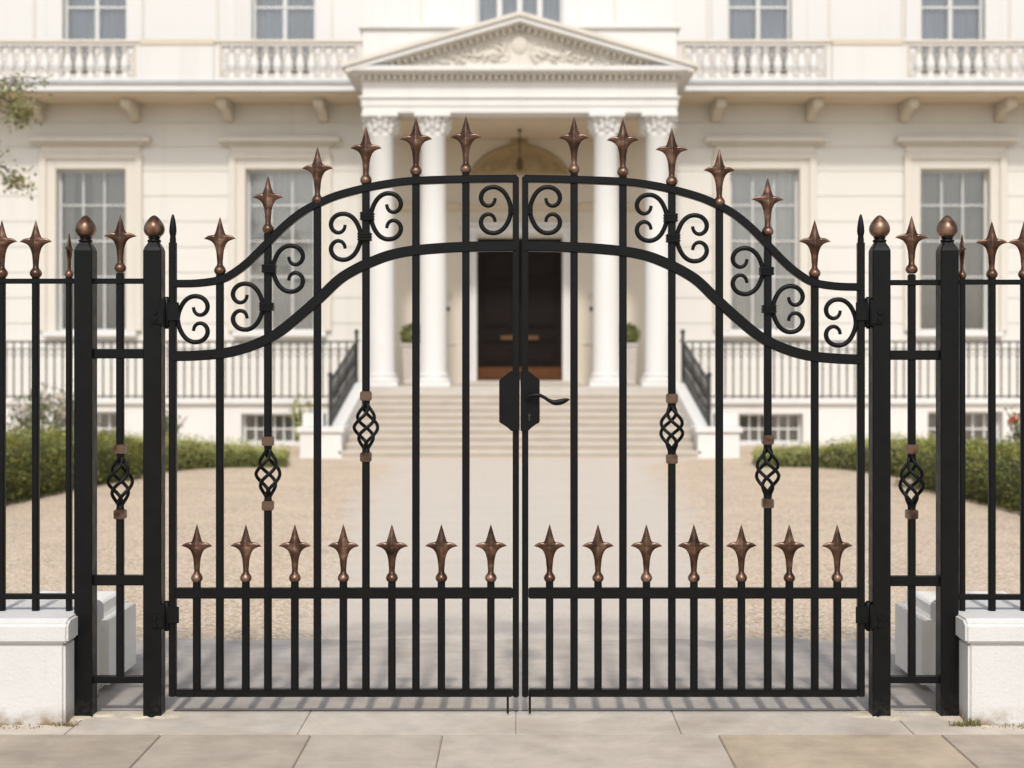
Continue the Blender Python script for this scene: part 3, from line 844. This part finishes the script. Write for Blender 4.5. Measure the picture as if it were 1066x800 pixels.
# attic block behind the pediment
mb=MB(); mb.box(-3.28,3.28,30.05-GD,FYW+.06,7.70,8.68); mb.box(-3.36,3.36,29.97-GD,FYW+.06,8.68,8.77); mb.build('attic',CREAM_UP,house,bevel=.01,seg=1)
# portico ceiling, inside face
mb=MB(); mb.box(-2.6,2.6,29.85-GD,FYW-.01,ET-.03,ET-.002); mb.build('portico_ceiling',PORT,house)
# door, frame, kick panel, brass
mb=MB()
for s in(-1,1):
    a,b=sorted((s*.967,s*1.10)); mb.box(a,b,FYW-.06,FYW+.25,HP,4.60)
    a,b=sorted((s*1.10,s*1.24)); mb.box(a,b,FYW-.03,FYW+.1,HP,4.60)
mb.box(-1.24,1.24,FYW-.07,FYW+.2,4.60,4.78); mb.box(-1.34,1.34,FYW-.14,FYW+.1,4.78,4.86)
mb.build('door_surround',WHITE,house,bevel=.01,seg=1)
yd=FYW+.14
for s in(-1,1):
    a,b=sorted((s*.006,s*.962)); mb=MB(); mb.box(a,b,yd,yd+.06,1.30,4.38)
    m0,m1=a+.13,b-.13
    for z0_,z1_ in ((1.68,2.06),(2.16,2.36),(2.50,3.45),(3.58,4.22)):
        mb.box(m0,m1,yd-.028,yd,z0_,z1_); mb.box(m0+.06,m1-.06,yd-.05,yd-.028,z0_+.06,z1_-.06)
    dr=mb.build('door',DOORM,house,bevel=.01,seg=1)
    mb=MB(); mb.box(a,b,yd-.03,yd-.001,1.30,1.60); mb.box(a+.1,b-.1,yd-.05,yd-.03,1.36,1.55); mb.build('kick_panel',DOORB,dr,bevel=.008,seg=1)
    X=s*.28; mb=MB(); mb.box(X-.15,X+.15,yd-.07,yd-.051,2.22,2.32); mb.build('brass_plate',BRASS,dr,bevel=.006,seg=1)
mb=MB(); mb.box(-.96,.96,yd-.03,yd+.08,4.382,4.518); mb.build('door_head',DOORM,house)
mb=MB(); mb.box(-1.2,1.2,FYW-.30,FYW+.3,HP-.01,1.298); mb.build('door_step',STEP,house,bevel=.008,seg=1)
# carved lunette over the door, impost band
mb=MB(); mb.box(-3.2,-1.36,FYW-.06,FYW+.1,5.14,5.30); mb.box(1.36,3.2,FYW-.06,FYW+.1,5.14,5.30); mb.box(-1.36,1.36,FYW-.05,FYW+.1,5.14,5.26); mb.build('impost_band',PORT,house,bevel=.01,seg=1)
mb=MB(); RR=1.30
A0=R(31); an=[A0+(PI-2*A0)*i/24 for i in range(25)]
P=[(RR*math.cos(a),FYW-.03,5.28+RR*math.sin(a)) for a in an]
mb.tube(P,.055,8)
mb.prism([(1.27*math.cos(a),5.28+1.27*math.sin(a)) for a in an],FYW-.025,FYW+.05)
q=random.Random(11)
for i in range(46):
    x=q.uniform(-.9,.9); z=q.uniform(6.05,max(6.1,5.28+math.sqrt(1.08**2-x*x)))
    b=q.uniform(0,6.28); r=q.uniform(.05,.11)
    mb.tube([(x+r*(1-t/10)*math.cos(b+t*.65),FYW-.04,z+r*(1-t/10)*math.sin(b+t*.65)) for t in range(9)],[.03-.002*t for t in range(9)],5)
mb.prism([(-.14,6.48),(.14,6.48),(.2,6.78),(-.2,6.78)],FYW-.12,FYW); mb.lathe([(.16,0),(.13,.12),(.05,.2)],0,FYW-.06,6.62,10)
mb.build('lunette',GOLDST,house)
for s in(-1,1):   # small plates beside the door
    for z in (3.22,2.92):
        mb=MB(); mb.box(s*1.62-.07,s*1.62+.07,FYW-.045,FYW+.01,z-.06,z+.06) if z>3 else mb.box(s*1.62-.045,s*1.62+.045,FYW-.035,FYW+.01,z-.04,z+.04)
        mb.build('wall_plate',POTM if z>3 else RAILM,house,bevel=.008,seg=1)
for s in(-1,1): 
    a,b=sorted((s*1.42,s*2.0)); mb=MB(); mb.box(a,b,FYW-.03,FYW+.05,2.12,2.17); mb.build('dado_rail',TRIM,house)
# hanging rod in the portico
lt=thing('hanging_lantern','slender dark lantern hanging from the portico ceiling above the door','lantern',(0,23.6,ET-.03))
mb=MB(); mb.tube([(0,23.6,ET-.03),(0,23.6,6.1)],.014,8); mb.build('chain',RAILB,lt)
mb=MB(); mb.lathe([(.01,0),(.05,.02),(.05,.05),(.01,.07)],0,23.6,ET-.10,10); mb.lathe([(.01,0),(.03,.03),(.01,.06)],0,23.6,6.45,10); mb.build('ceiling_rose',RAILB,lt)
mb=MB(); mb.lathe([(.02,0),(.07,.04),(.075,.2),(.05,.24),(.015,.30)],0,23.6,5.85,8,False); mb.build('lamp_body',BRASS,lt)

# terrace in front of the wings with basement windows -----------------------
TY=30.0-GD
bops=[(-9.72,-8.35,.02,.70),(-5.80,-4.50,.02,.66),(4.56,5.90,.02,.66),(8.5,10.06,.02,.70)]
for sg,sel in((-1,bops[:2]),(1,bops[2:])):
    a,b=sorted((sg*3.35,sg*15))
    mb=MB(); wall_boxes(mb,a,b,-.02,.80,TY,.5,sel); mb.box(a,b,TY+.5,FYW,.5,.79); mb.build('terrace_wall',WHITE,house)
    mb=MB(); mb.box(a,b,TY-.03,TY+.6,.80,.86); mb.box(a,b,TY-.09,TY+.7,.86,.975); mb.build('terrace_coping',WHITE,house,bevel=.012,seg=1)
    mb=MB(); mb.box(a,b,TY+.7,FYW-.001,.79,.93); mb.build('terrace_floor',STEP,house)
for a,b,c,d_ in bops:
    w=b-a; mb=MB(); yy=TY+.26
    mb.box(a,a+.06,yy,yy+.06,c,d_); mb.box(b-.06,b,yy,yy+.06,c,d_); mb.box(a+.06,b-.06,yy,yy+.06,d_-.06,d_); mb.box(a+.06,b-.06,yy,yy+.05,c,c+.06); mb.box(a+.06,b-.06,yy+.005,yy+.045,.31,.345)
    nb=6
    for i in range(1,nb): 
        u=a+.06+(w-.12)*i/nb; mb.box(u-.018,u+.018,yy+.01,yy+.05,c+.06,d_-.06)
    f=mb.build('basement_window',SASH,house)
    mb=MB(); mb.add([(a,yy+.04,c),(b,yy+.04,c),(b,yy+.04,d_),(a,yy+.04,d_)],[(0,1,2,3)]); mb.build('pane',GLASS,f)
    mb=MB(); mb.add([(a-.05,yy+.2,c-.1),(b+.05,yy+.2,c-.1),(b+.05,yy+.2,d_+.1),(a-.05,yy+.2,d_+.1)],[(0,1,2,3)]); mb.build('room_backing',CURT_D,f)
# thin terrace railings
tb=MB(); tb.tube([(0,0,0),(0,0,1.19)],.0165,6)
for zc in (.86,):
    tb.lathe([(.012,0),(.026,.025),(.012,.05)],0,0,.60,6)
for s in(-1,1):
    tb.tube([(s*.055*math.sin(PI*t/8),0,.84+.16*t/8) for t in range(9)],.007,5)
TB=mesh_only(tb,'baluster',RAILM)
for sg in(-1,1):
    t=thing('terrace_railing','thin dark iron railing along the terrace %s of the steps'%('left' if sg<0 else 'right'),'railing',(sg*8,TY-.01,.975),'thin iron railings on the terrace')
    a,b=sorted((sg*3.45,sg*14.5))
    for z,h in((2.155,.018),(2.0,.012),(1.02,.014)):
        mb=MB(); mb.box(a,b,TY-.01-.016,TY-.01+.016,z-h,z+h); mb.build('rail',RAILM,t)
    X=3.6
    while X<14.4: at(TB,t,(sg*X,TY-.01,.975)); X+=.169

# ------------------------------------------------------------------ steps
st=thing('entrance_steps','wide pale stone steps climbing to the portico between white side walls','steps',(0,26.3-GD,0))
nR=10; y1=26.3-GD; run=(29.0-26.3)/(nR-1)
for i in range(nR-1):
    z1=HP*(i+1)/nR; z0_=HP*i/nR; yy=y1+run*i
    mb=MB(); W=3.32-.018*i
    mb.box(-W,W,yy+.016,29.02-GD,z0_-.01,z1-.056)
    r_=mb.build('step',RISER,st)
    mb=MB(); mb.box(-W,W,yy,29.02-GD,z1-.056,z1); mb.build('tread',STEP,r_,bevel=.008,seg=1)
for sg in(-1,1):
    # sloping side wall, splayed outwards towards the bottom
    def sect(X,yy,zt): return [(X-.17,yy,-.02),(X+.17,yy,-.02),(X+.17,yy,zt),(X-.17,yy,zt)]
    mb=MB(); mb.loft([sect(sg*3.44,26.55-GD,.50),sect(sg*3.43,26.75-GD,.58),sect(sg*3.24,28.75-GD,1.30),sect(sg*3.23,29.02-GD,1.34)],False)
    mb.build('side_wall',WHITE,st,bevel=.015,seg=1)
    a,b=sorted((sg*3.25,sg*4.02)); mb=MB(); mb.box(a,b,26.3-GD,27.05-GD,-.02,.46); mb.box(a-.05,b+.05,26.25-GD,27.1-GD,.46,.56)
    a,b=sorted((sg*3.62,sg*4.0)); mb.box(a,b,26.5-GD,27.0-GD,.56,.80)
    mb.build('pedestal',WHITE,st,bevel=.015,seg=1)
sb=MB(); sb.tube([(0,0,0),(0,0,.80)],.013,6); sb.lathe([(.013,0),(.03,.03),(.013,.06)],0,0,.45,6)
sb.tube([(0,.05*math.sin(t*PI/4),.1+.08*t) for t in range(9)],.009,5); sb.tube([(0,-.05*math.sin(t*PI/4),.1+.08*t) for t in range(9)],.009,5)
SB=mesh_only(sb,'baluster',RAILB)
for sg in(-1,1):
    t=thing('stair_railing','black wrought iron handrail sloping up the %s side of the steps'%('left' if sg<0 else 'right'),'handrail',(sg*3.35,26.6-GD,.5),'black handrails beside the steps')
    def pt(u): return (sg*(3.50-.22*u), 26.62-GD+2.35*u, .54+.78*u)
    for off,r in((.84,.028),(.10,.016)):
        mb=MB(); P=[pt(u/10) for u in range(11)]; P=[(x,y,z+off) for x,y,z in P]
        if off>.5: P=P+[(P[-1][0],P[-1][1]+.35,P[-1][2]+.0)]
        mb.tube(P,r,8); mb.build('rail',RAILB,t)
    for k in range(17): at(SB,t,pt((k+.5)/17))
    for u,h in((0,.93),(1,.98)):
        x,y,z=pt(u); mb=MB(); mb.box(x-.03,x+.03,y-.03,y+.03,z-.06,z+h); mb.lathe([(.03,0),(.05,.03),(.045,.07),(.01,.10)],x,y,z+h,10); mb.build('newel',RAILB,t)
# ------------------------------------------------------------------ planting
def leaf_quad(mb, p, size, q, col, droop=0.):
    d=Vector((q.gauss(0,1),q.gauss(0,1),q.gauss(0,.8)-droop)); d.normalize()
    s=d.cross(Vector((q.gauss(0,1),q.gauss(0,1),q.gauss(0,1))));
    if s.length<1e-3: s=Vector((1,0,0))
    s.normalize(); p=Vector(p); L=size*q.uniform(.7,1.3); w=L*.30; g=q.uniform(.65,1.35)
    y=q.uniform(-.1,.18); c=(col[0]*g*(1+y),col[1]*g,col[2]*g*(1-y))
    mb.add([p, p+d*L*.5+s*w, p+d*L, p+d*L*.5-s*w],[(0,1,2,3)],False,c)
def hedge(path, w, hgt, n, size, cols, label, seed, ragged=.1, group=None):
    """clipped hedge along ground points (x,y), heights given at each"""
    q=random.Random(seed)
    t=thing('hedge',label,'hedge',(path[0][0],path[0][1],0),group)
    seglen=[math.hypot(path[i+1][0]-path[i][0],path[i+1][1]-path[i][1]) for i in range(len(path)-1)]; tot=sum(seglen)
    def pos(s):
        for i,L in enumerate(seglen):
            if s<=L or i==len(seglen)-1:
                u=s/L; a,b=path[i],path[i+1]; dx,dy=(b[0]-a[0])/L,(b[1]-a[1])/L
                return a[0]+(b[0]-a[0])*u,a[1]+(b[1]-a[1])*u,-dy,dx,hgt[i]+(hgt[i+1]-hgt[i])*u
            s-=L
    mb=MB(); rings=[]
    for k in range(25):
        x,y,nx,ny,h=pos(tot*(.03+.94*k/24)); h2=h*.84; ww=w*.84/2
        rings.append([(x+nx*o,y+ny*o,z) for o,z in((-ww*.9,0),(-ww,h2*.7),(-ww*.7,h2),(ww*.7,h2),(ww,h2*.7),(ww*.9,0))])
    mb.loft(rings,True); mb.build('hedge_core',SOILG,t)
    mb=MB()
    lump=[(q.uniform(0,tot),q.uniform(.5,2.5),q.uniform(0,6)) for _ in range(6)]
    for i in range(n):
        s=q.uniform(0,tot) if q.random()<.95 else q.choice((q.uniform(0,.1),tot-q.uniform(0,.1))); x,y,nx,ny,h=pos(s)
        h*=1+ragged*(.5*math.sin(s*2.1+seed)+.5*math.sin(s*5.3+2*seed)*.6)
        e=q.random()
        if e<.42: o,z=-w/2*q.uniform(.86,1.05),h*q.uniform(.0,.97)
        elif e<.84: o,z=w/2*q.uniform(-1,1),h*q.uniform(.86,1.04)+ (q.random()**6)*ragged*1.2
        else: o,z=w/2*q.uniform(.86,1.05),h*q.uniform(.0,.97)
        if z>h*.86: o*=.95
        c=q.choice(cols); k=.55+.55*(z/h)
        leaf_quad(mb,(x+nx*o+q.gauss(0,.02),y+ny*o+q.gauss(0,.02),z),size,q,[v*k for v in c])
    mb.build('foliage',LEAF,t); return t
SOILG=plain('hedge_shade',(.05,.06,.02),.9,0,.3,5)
green=[(.20,.23,.06),(.25,.27,.08),(.15,.18,.05),(.29,.29,.10)]
dark=[(.17,.19,.05),(.24,.26,.075),(.30,.30,.09),(.13,.15,.045)]
lawn=[(.40,.43,.17),(.47,.48,.21),(.34,.38,.14)]
def gp(x,y): Z=CAMH*F/(y-HY); return (mx(x,Z),Z-GD)
# big hedges run along the drive, low ones along the foot of the terrace
hedge([(-7.15,7.2),(-7.05,10.5),(-6.75,13.0),(-6.35,14.6)],1.3,[.88,.84,.75,.60],24000,.042,dark+green[:2],'tall dark green hedge beside the drive on the left',1,.10,'taller hedges along the drive')
hedge([(6.70,7.0),(6.55,9.2),(6.35,11.3),(6.05,13.2)],1.3,[.74,.72,.68,.60],24000,.042,dark+green[:1],'tall dark green hedge beside the drive on the right',2,.08,'taller hedges along the drive')
hedge([(-6.4,15.0),(-5.6,16.5),(-4.9,16.9),(-3.95,17.0)],.75,[.58,.42,.31,.22],15000,.038,lawn+green[:1],'low bright green hedge before the terrace left of the steps',3,.12,'low hedges before the terrace')
hedge([(6.3,14.2),(5.7,16.2),(5.0,16.9),(4.0,17.0)],.75,[.60,.42,.31,.22],15000,.038,lawn+green[:1],'low bright green hedge before the terrace right of the steps',4,.12,'low hedges before the terrace')
def shrub(x,y,r,h,n,cols,label,seed,flower=None,nf=0,name='shrub'):
    q=random.Random(seed); t=thing(name,label,'shrub',(x,y,0))
    mb=MB()
    for i in range(9):
        a=q.uniform(0,6.28); P=[(x,y,0),(x+.3*r*math.cos(a),y+.3*r*math.sin(a),h*.5),(x+.8*r*math.cos(a),y+.8*r*math.sin(a),h*q.uniform(.75,1))]
        mb.tube(catmull(P,3),[.014,.013,.012,.011,.009,.007,.005],5)
    mb.build('stem',BARK,t)
    mb=MB(); cl=[(x+r*.6*q.gauss(0,.6),y+r*.6*q.gauss(0,.6),h*q.uniform(.35,.95)) for _ in range(14)]
    for i in range(n):
        c=q.choice(cl); p=(c[0]+q.gauss(0,.17*r),c[1]+q.gauss(0,.17*r),max(.03,c[2]+q.gauss(0,.13*h)))
        leaf_quad(mb,p,.07,q,q.choice(cols))
    mb.build('foliage',LEAF,t)
    if flower:
        for i in range(nf):
            mb=MB(); c=q.choice(cl); X,Y,Z=c[0]+q.gauss(0,.3*r),c[1]-abs(q.gauss(0,.3*r)),c[2]+q.uniform(0,.2)*h
            for j in range(26): leaf_quad(mb,(X+q.gauss(0,.03),Y+q.gauss(0,.03),Z+q.gauss(0,.025)),.05,q,flower)
            mb.build('flower',PETALW,t)
pale=[(.17,.20,.08),(.22,.24,.12),(.13,.16,.06)]
shrub(-8.3,17.6,.75,1.15,1500,pale,'pale leafy shrub with white blossom behind the tall left hedge',21,(.72,.68,.66),26)
shrub(-9.6,16.2,.8,1.35,1500,green,'loose green shrub at the left edge behind the tall hedge',22)
shrub(-6.6,19.4,.5,.75,900,pale,'small pale shrub with white blossom under the basement window',25,(.72,.68,.66),16)
shrub(7.62,13.8,.55,1.12,800,pale,'rose bush with red flowers behind the tall right hedge',23,(.62,.07,.04),7,'rose_bush')
shrub(-4.15,20.2,.32,.95,500,lawn,'small light green shrub behind the left stair pedestal',24)
# planters flanking the door
for sg in(-1,1):
    X=sg*2.33; Yp=24.0
    t=thing('planter','tall square stone planter with clipped green bush, %s of the front door'%('left' if sg<0 else 'right'),'planter',(X,Yp,HP),'planters flanking the front door')
    mb=MB()
    def rg(z,w): return [(X-w,Yp-w,z),(X+w,Yp-w,z),(X+w,Yp+w,z),(X-w,Yp+w,z)]
    mb.loft([rg(HP,.19),rg(HP+.06,.20),rg(HP+.10,.185),rg(HP+.82,.225),rg(HP+.83,.25),rg(HP+.90,.25)],False); mb.build('pot',POTM,t,bevel=.008,seg=1)
    mb=MB(); q=random.Random(30+sg)
    for i in range(1500):
        a,b=q.uniform(0,6.28),math.acos(q.uniform(-1,1)); r=.27*q.uniform(.7,1.05)
        leaf_quad(mb,(X+r*math.sin(b)*math.cos(a),Yp+r*math.sin(b)*math.sin(a),HP+1.08+r*.9*math.cos(b)),.06,q,q.choice(green))
    mb.build('foliage',LEAF,t)
# tree on the left whose lower sprays hang into the picture
tr=thing('tree','leafy tree at the left edge, its yellow green sprays hanging before the facade','tree',(-9.7,12.6,0))
q=random.Random(77)
mb=MB(); mb.tube(catmull([(-9.7,12.6,-.05),(-9.65,12.6,1.5),(-9.75,12.55,3.2),(-9.6,12.6,4.6),(-9.7,12.7,6.6)],6),[.24-.0075*i for i in range(25)],12)
tips=[]
def limb(P,r0,nsub):
    pts=catmull(P,6); mb.tube(pts,[max(.008,r0*(1-i/len(pts))) for i in range(len(pts))],7)
    for k in range(nsub):
        p=Vector(pts[int(len(pts)*(.35+.62*k/nsub))]); d=Vector((q.gauss(0,.5),q.gauss(0,.5),q.gauss(-.05,.3)))
        e=p+d*.8; mb.tube([tuple(p),tuple((p+e)/2+Vector((0,0,.07))),tuple(e)],[.014,.010,.004],5)
        tips.append((p,e))
    tips.append((Vector(pts[-4]),Vector(pts[-1])))
limb([(-9.7,12.6,4.3),(-9.0,12.5,5.2),(-8.0,12.5,5.6),(-7.25,12.5,5.5),(-6.9,12.5,5.15)],.09,9)
limb([(-9.7,12.6,3.9),(-9.1,12.5,4.5),(-8.2,12.4,4.75),(-7.4,12.4,4.62),(-6.85,12.4,4.25)],.06,7)
for k in range(11):
    a=q.uniform(0,6.28); z=q.uniform(4.2,6.4); r=q.uniform(1.2,2.0)
    if math.cos(a)>.55: r*=.8
    limb([(-9.7,12.6,z),(-9.7+.5*r*math.cos(a),12.6+.5*r*math.sin(a),z+.6),(-9.7+r*math.cos(a),12.6+r*math.sin(a),z+q.uniform(.4,1.5))],.07,7)
mb.build('trunk',BARK,tr)
mb=MB(); tc=[(.24,.25,.09),(.31,.30,.13),(.18,.20,.07),(.36,.33,.17),(.25,.22,.13)]
for a,b in tips:
    for i in range(130):
        u=q.random(); p=a+(b-a)*u+Vector((q.gauss(0,.11),q.gauss(0,.11),q.gauss(-.03,.08)))
        leaf_quad(mb,p,.06,q,q.choice(tc),.4)
mb.build('crown',LEAF,tr)

# ------------------------------------------------------------------ light, sky, camera
SUN_EL, SUN_AZ = 47.0, 180.0        # sun high behind the viewer
w=bpy.data.worlds.new('World'); scene.world=w; w.use_nodes=True
nt=w.node_tree; bg=nt.nodes['Background']
sky=nt.nodes.new('ShaderNodeTexSky'); sky.sky_type='NISHITA'; sky.sun_disc=False
sky.sun_elevation=R(SUN_EL); sky.sun_rotation=R(SUN_AZ); sky.air_density=1.0; sky.dust_density=2.5; sky.ozone_density=1.0
hs=nt.nodes.new('ShaderNodeHueSaturation'); hs.inputs['Saturation'].default_value=.42; nt.links.new(sky.outputs[0],hs.inputs['Color']); nt.links.new(hs.outputs[0],bg.inputs[0]); bg.inputs[1].default_value=.165
sl_=bpy.data.lights.new('sun','SUN'); sl_.energy=2.28; sl_.angle=R(3.5); sl_.color=(1.0,.955,.895)
so=bpy.data.objects.new('sun',sl_); C.objects.link(so)
d=Vector((math.sin(R(SUN_AZ))*math.cos(R(SUN_EL)), math.cos(R(SUN_AZ))*math.cos(R(SUN_EL)), math.sin(R(SUN_EL))))
so.rotation_euler=d.to_track_quat('Z','Y').to_euler(); so.location=(0,-20,20)
cam=bpy.data.cameras.new('camera'); co=bpy.data.objects.new('camera',cam); C.objects.link(co)
co.location=(0,-GD,CAMH); co.rotation_euler=(R(90),0,0)
cam.sensor_width=36; cam.lens=36*F/1066.0; cam.shift_x=-(CX-533)/1066.0; cam.shift_y=-(400-HY)/1066.0
cam.clip_end=1000; cam.dof.use_dof=True; cam.dof.focus_distance=GD-.02; cam.dof.aperture_fstop=1.75
scene.camera=co
scene.view_settings.view_transform='Standard'; scene.view_settings.look='None'; scene.view_settings.exposure=0; scene.view_settings.gamma=1
